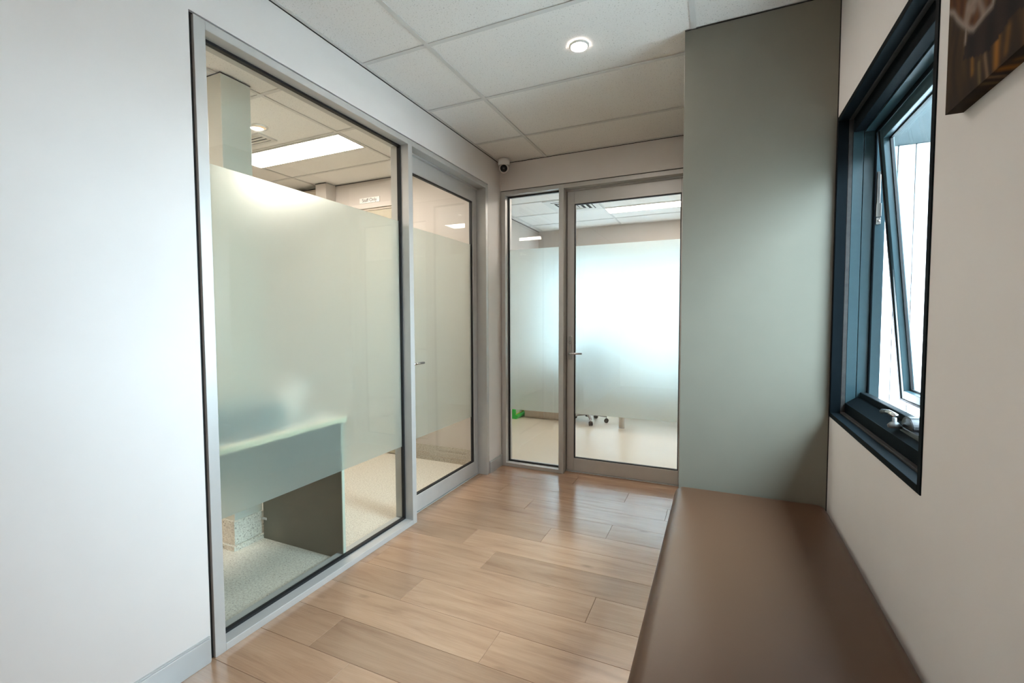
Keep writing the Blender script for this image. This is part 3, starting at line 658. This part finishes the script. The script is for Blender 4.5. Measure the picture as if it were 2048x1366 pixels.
# security camera in the corner
sc = tag(empty('security_camera', (XL + 0.075, YB - 0.085, ZC)), 'white turret security camera in the ceiling corner', 'camera')
turned('base', [(0, 0), (0.051, 0), (0.052, -0.02), (0.050, -0.048), (0.047, -0.053), (0.043, -0.046), (0, -0.04)], 'camera_white', sc)
d = Vector((0.38, -0.86, -0.34)).normalized(); q = d.to_track_quat('Z', 'X').to_matrix().to_4x4()
cpos = Vector((0, 0, -0.071)); R_ = 0.042
prof = [(R_ * math.sin(math.pi * i / 14), -R_ * math.cos(math.pi * i / 14)) for i in range(0, 11)]
turned('eyeball', prof + [(0.033, 0.0285), (0.0305, 0.0285), (0.0305, 0.025), (0, 0.025)], 'camera_white', sc, Matrix.Translation(cpos) @ q)
turned('lens_window', [(0, 0.035), (0.012, 0.0345), (0.024, 0.032), (0.030, 0.0285), (0.030, 0.022), (0, 0.022)], 'black_plastic', sc, Matrix.Translation(cpos) @ q)
turned('lens', [(0, 0.0365), (0.007, 0.0365), (0.008, 0.034), (0, 0.033)], 'dark_grey_plastic', sc, Matrix.Translation(cpos) @ q)

# ------------------------------------------------------------------ bench
bn = tag(empty('bench', (0.135, 1.0, 0)), 'long brown vinyl upholstered bench under the black window', 'bench')
def chb(o): adopt(o, bn); return o
bm = bmesh.new(); cbox(bm, (-0.182, -0.60, 0.40), (XR - 0.003, YO - 0.003, 0.5045), 0.044, 7)
chb(link('cushion', bm, 'brown_vinyl', None, True))
chb(box('base', (-0.150, -0.58, 0.0), (XR - 0.006, YO - 0.006, 0.399), 'desk_panel', bev=0.002, seg=1))

# ------------------------------------------------------------------ canvas print on the right wall
cv = tag(empty('canvas_print', (XR - 0.015, 0.95, 1.749)), 'brown and orange stretched canvas print hanging near the window', 'picture')
def seg_d(p, a, b2):
    ax, ay = a; bx, by = b2; dx, dy = bx - ax, by - ay; L = dx * dx + dy * dy
    t_ = max(0, min(1, ((p[0] - ax) * dx + (p[1] - ay) * dy) / L)); return math.hypot(p[0] - ax - t_ * dx, p[1] - ay - t_ * dy)
def pl_d(p, pts): return min(seg_d(p, a, b2) for a, b2 in zip(pts, pts[1:]))
def inside(p, poly):
    c = False; n = len(poly); j = n - 1
    for i in range(n):
        if (poly[i][1] > p[1]) != (poly[j][1] > p[1]) and p[0] < (poly[j][0] - poly[i][0]) * (p[1] - poly[i][1]) / (poly[j][1] - poly[i][1]) + poly[i][0]: c = not c
        j = i
    return c
FR = [(1.27, 1.962), (1.24, 1.943), (1.223, 1.921), (1.202, 1.9), (1.183, 1.884), (1.171, 1.873), (1.153, 1.863), (1.14, 1.865), (1.115, 1.868), (1.091, 1.868), (1.075, 1.90), (1.05, 1.98), (0.98, 2.10)]
FR2 = [(1.21, 1.907), (1.183, 1.882), (1.186, 1.855)]
WG = [(1.171, 1.869), (1.15, 1.861), (1.085, 1.859), (1.069, 1.89), (1.04, 1.98), (0.97, 2.09), (0.86, 2.02), (0.93, 1.86), (0.996, 1.81), (1.032, 1.815), (1.052, 1.805), (1.079, 1.797), (1.097, 1.794), (1.128, 1.802), (1.192, 1.827), (1.187, 1.847)]
HR = [[(1.188, 1.90), (1.180, 1.925), (1.165, 1.93), (1.150, 1.915)], [(1.182, 1.89), (1.17, 1.905), (1.155, 1.90)], [(1.150, 1.935), (1.135, 1.90), (1.122, 1.875)], [(1.176, 1.915), (1.16, 1.915)]]
STK = [((1.155, 1.811), (1.153, 1.783), 0.006, (0.30, 0.13, 0.025)), ((1.109, 1.793), (1.096, 1.746), 0.005, (0.28, 0.17, 0.10)), ((1.071, 1.808), (1.070, 1.757), 0.009, (0.42, 0.16, 0.02)),
       ((1.036, 1.80), (1.041, 1.765), 0.008, (0.20, 0.09, 0.02)), ((1.129, 1.789), (1.124, 1.753), 0.005, (0.20, 0.13, 0.06)), ((0.98, 1.80), (0.98, 1.755), 0.012, (0.25, 0.10, 0.02)), ((0.90, 1.82), (0.90, 1.755), 0.01, (0.32, 0.14, 0.03))]
def mixc(a, b2, t_): return tuple(a[i] * (1 - t_) + b2[i] * t_ for i in range(3))
rn = random.Random(3)
def paint(y, z):
    p = (y, z)
    fz = None
    for a, b2 in zip(FR, FR[1:]):
        if b2[0] <= y <= a[0]:
            t_ = (a[0] - y) / max(1e-6, a[0] - b2[0]); fz = a[1] * (1 - t_) + b2[1] * t_
    up = fz is not None and z > fz
    w_ = 0.5 + 0.5 * math.sin(y * 210 + 3 * math.sin(z * 30)); w2 = 0.5 + 0.5 * math.sin(y * 95 + 1.3)
    if up: c = mixc((0.10, 0.035, 0.010), (0.17, 0.06, 0.015), w_)
    else: c = mixc((0.035, 0.020, 0.010), (0.085, 0.045, 0.016), 0.35 * w_ + 0.65 * w2)
    low = max(0.0, min(1.0, (1.80 - z) / 0.05))
    if not up: c = mixc(c, (0.028, 0.018, 0.013), low * 0.6)
    for a, b2, wd_, cc_ in STK:
        k = math.exp(-(seg_d(p, a, b2) / wd_) ** 2); c = mixc(c, cc_, min(1, k))
    if inside(p, WG): c = mixc((0.016, 0.010, 0.009), (0.035, 0.020, 0.014), w2)
    if up:
        for h in HR: c = mixc(c, (0.52, 0.40, 0.32), 0.6 * math.exp(-(pl_d(p, h) / 0.009) ** 2))
    k = math.exp(-(min(pl_d(p, FR), 1.4 * pl_d(p, FR2)) / 0.0055) ** 2); c = mixc(c, (0.46, 0.37, 0.31), 0.85 * k)
    return tuple(v * 0.62 for v in c)
def canvas_mesh():
    y0, y1, z0, z1, xf, xb = 0.60, 1.261, 1.749, 2.42, XR - 0.030, XR - 0.001
    ny, nz_ = 130, 130
    verts, faces, cols = [], [], []
    for i in range(ny + 1):
        for j in range(nz_ + 1):
            y = y0 + (y1 - y0) * i / ny; z = z0 + (z1 - z0) * j / nz_
            verts.append((xf, y, z)); cols.append(paint(y, z))
    for i in range(ny):
        for j in range(nz_):
            a = i * (nz_ + 1) + j; faces.append((a, a + 1, a + nz_ + 2, a + nz_ + 1))
    # wrapped sides
    def side(pts, mirror):
        s = len(verts)
        for (y, z) in pts:
            for k in range(5):
                xx = xf + (xb - xf) * k / 4; verts.append((xx, y, z)); yy, zz = mirror(y, z, (xb - xf) * k / 4); c = paint(yy, zz); cols.append(tuple(v * 0.85 for v in c))
        for n_ in range(len(pts) - 1):
            for k in range(4):
                a = s + n_ * 5 + k; faces.append((a, a + 1, a + 6, a + 5))
    side([(y0 + (y1 - y0) * i / 90, z0) for i in range(91)], lambda y, z, d_: (y, z + d_))
    side([(y0 + (y1 - y0) * i / 30, z1) for i in range(31)], lambda y, z, d_: (y, z - d_))
    side([(y1, z0 + (z1 - z0) * i / 60) for i in range(61)], lambda y, z, d_: (y - d_, z))
    side([(y0, z0 + (z1 - z0) * i / 30) for i in range(31)], lambda y, z, d_: (y + d_, z))
    me = bpy.data.meshes.new('canvas'); me.from_pydata(verts, [], faces)
    at_ = me.color_attributes.new('print', 'FLOAT_COLOR', 'POINT')
    for i, c in enumerate(cols): at_.data[i].color = (*c, 1)
    bm = bmesh.new(); bm.from_mesh(me); bmesh.ops.remove_doubles(bm, verts=bm.verts, dist=1e-5); bmesh.ops.recalc_face_normals(bm, faces=bm.faces); bm.to_mesh(me); bm.free()
    me.materials.append(MATS['canvas_print'])
    o = bpy.data.objects.new('canvas', me); COL.objects.link(o); adopt(o, cv)
canvas_mesh()
o = box('stretcher_frame', (XR - 0.026, 0.61, 1.757), (XR - 0.0005, 1.252, 2.41), 'light_timber'); adopt(o, cv)

# ------------------------------------------------------------------ far room furniture
# green dispenser on the floor by the left wall
gb = tag(empty('green_container', (-2.505, 5.68, 0.0)), 'bright green container with a label on the far room floor', 'container')
prism('body', [(-0.075, 0.0), (0.075, 0.0), (0.095, 0.045), (0.055, 0.055), (0.030, 0.30), (-0.075, 0.30)], 1, -0.15, 0.15, 'green_plastic', gb, 0.004)
prism('label_panel', [(0.0565, 0.068), (0.0585, 0.068), (0.0395, 0.25), (0.0375, 0.25)], 1, -0.12, 0.10, 'label_print', gb)
prism('stripe', [(0.058, 0.056), (0.060, 0.056), (0.059, 0.066), (0.057, 0.066)], 1, -0.135, 0.13, 'yellow_print', gb)

# office chair on castors
chx = tag(empty('office_chair', (-1.525, 5.765, 0), 0.0), 'office chair whose black castors show below the frosted band', 'chair')
turned('gas_lift', [(0, 0.07), (0.03, 0.07), (0.03, 0.25), (0.02, 0.25), (0.02, 0.42), (0, 0.42)], 'black_plastic', chx)
for k in range(5):
    a = 2 * math.pi * k / 5 - math.radians(66); cx_, sy_ = math.cos(a), math.sin(a)
    arm = tube('base_arm', [(0.02 * cx_, 0.02 * sy_, 0.11), (0.15 * cx_, 0.15 * sy_, 0.10), (0.245 * cx_, 0.245 * sy_, 0.085)], [0.024, 0.02, 0.015], 'grey_plastic', chx, 8)
    tube('castor_stem', [(0.24 * cx_, 0.24 * sy_, 0.085), (0.24 * cx_, 0.24 * sy_, 0.045)], 0.007, 'chrome', arm, 8)
    M_ = Matrix.Translation((0.24 * cx_, 0.24 * sy_, 0.028)) @ Matrix.Rotation(a, 4, 'Z') @ Matrix.Rotation(math.pi / 2, 4, 'X')
    turned('castor_wheel', [(0, -0.024), (0.022, -0.024), (0.028, -0.018), (0.028, -0.004), (0.02, -0.004), (0.02, 0.004), (0.028, 0.004), (0.028, 0.018), (0.022, 0.024), (0, 0.024)], 'black_plastic', arm, M_, 18)
box('seat', (-0.24, -0.23, 0.42), (0.24, 0.23, 0.50), 'dark_fabric', chx, 0.03, 4, True); box('backrest', (-0.22, 0.20, 0.58), (0.22, 0.27, 1.02), 'dark_fabric', chx, 0.03, 4, True)
tube('back_support', [(0, 0.10, 0.44), (0, 0.27, 0.46), (0, 0.29, 0.70)], 0.018, 'black_plastic', chx)

# table on white round legs
tb = tag(empty('table', (-0.72, 5.93, 0)), 'white table on thick round legs in the far room', 'table')
box('table_top', (-0.385, -0.40, 0.71), (0.95, 0.40, 0.74), 'white_plastic', tb, 0.004)
for lx, ly in ((-0.335, -0.34), (0.88, -0.34), (-0.335, 0.32), (0.88, 0.32)):
    l = turned('leg', [(0, 0.006), (0.034, 0.006), (0.034, 0.71), (0, 0.71)], 'white_plastic', tb, Matrix.Translation((lx, ly, 0)))
    turned('foot', [(0, 0), (0.036, 0), (0.036, 0.006), (0, 0.006)], 'grey_plastic', l, Matrix.Translation((lx, ly, 0)))
dkb = tag(empty('low_cabinet', (-2.08, 5.90, 0)), 'low beige cabinet behind the narrow sidelight', 'cabinet')
box('body', (-0.29, -0.22, 0.0), (0.27, 0.22, 0.70), 'beige_laminate', dkb, 0.002, 1)
for a in (-0.288, -0.008): box('door', (a, -0.238, 0.02), (a + 0.276, -0.2205, 0.69), 'beige_laminate', dkb, 0.002, 1)
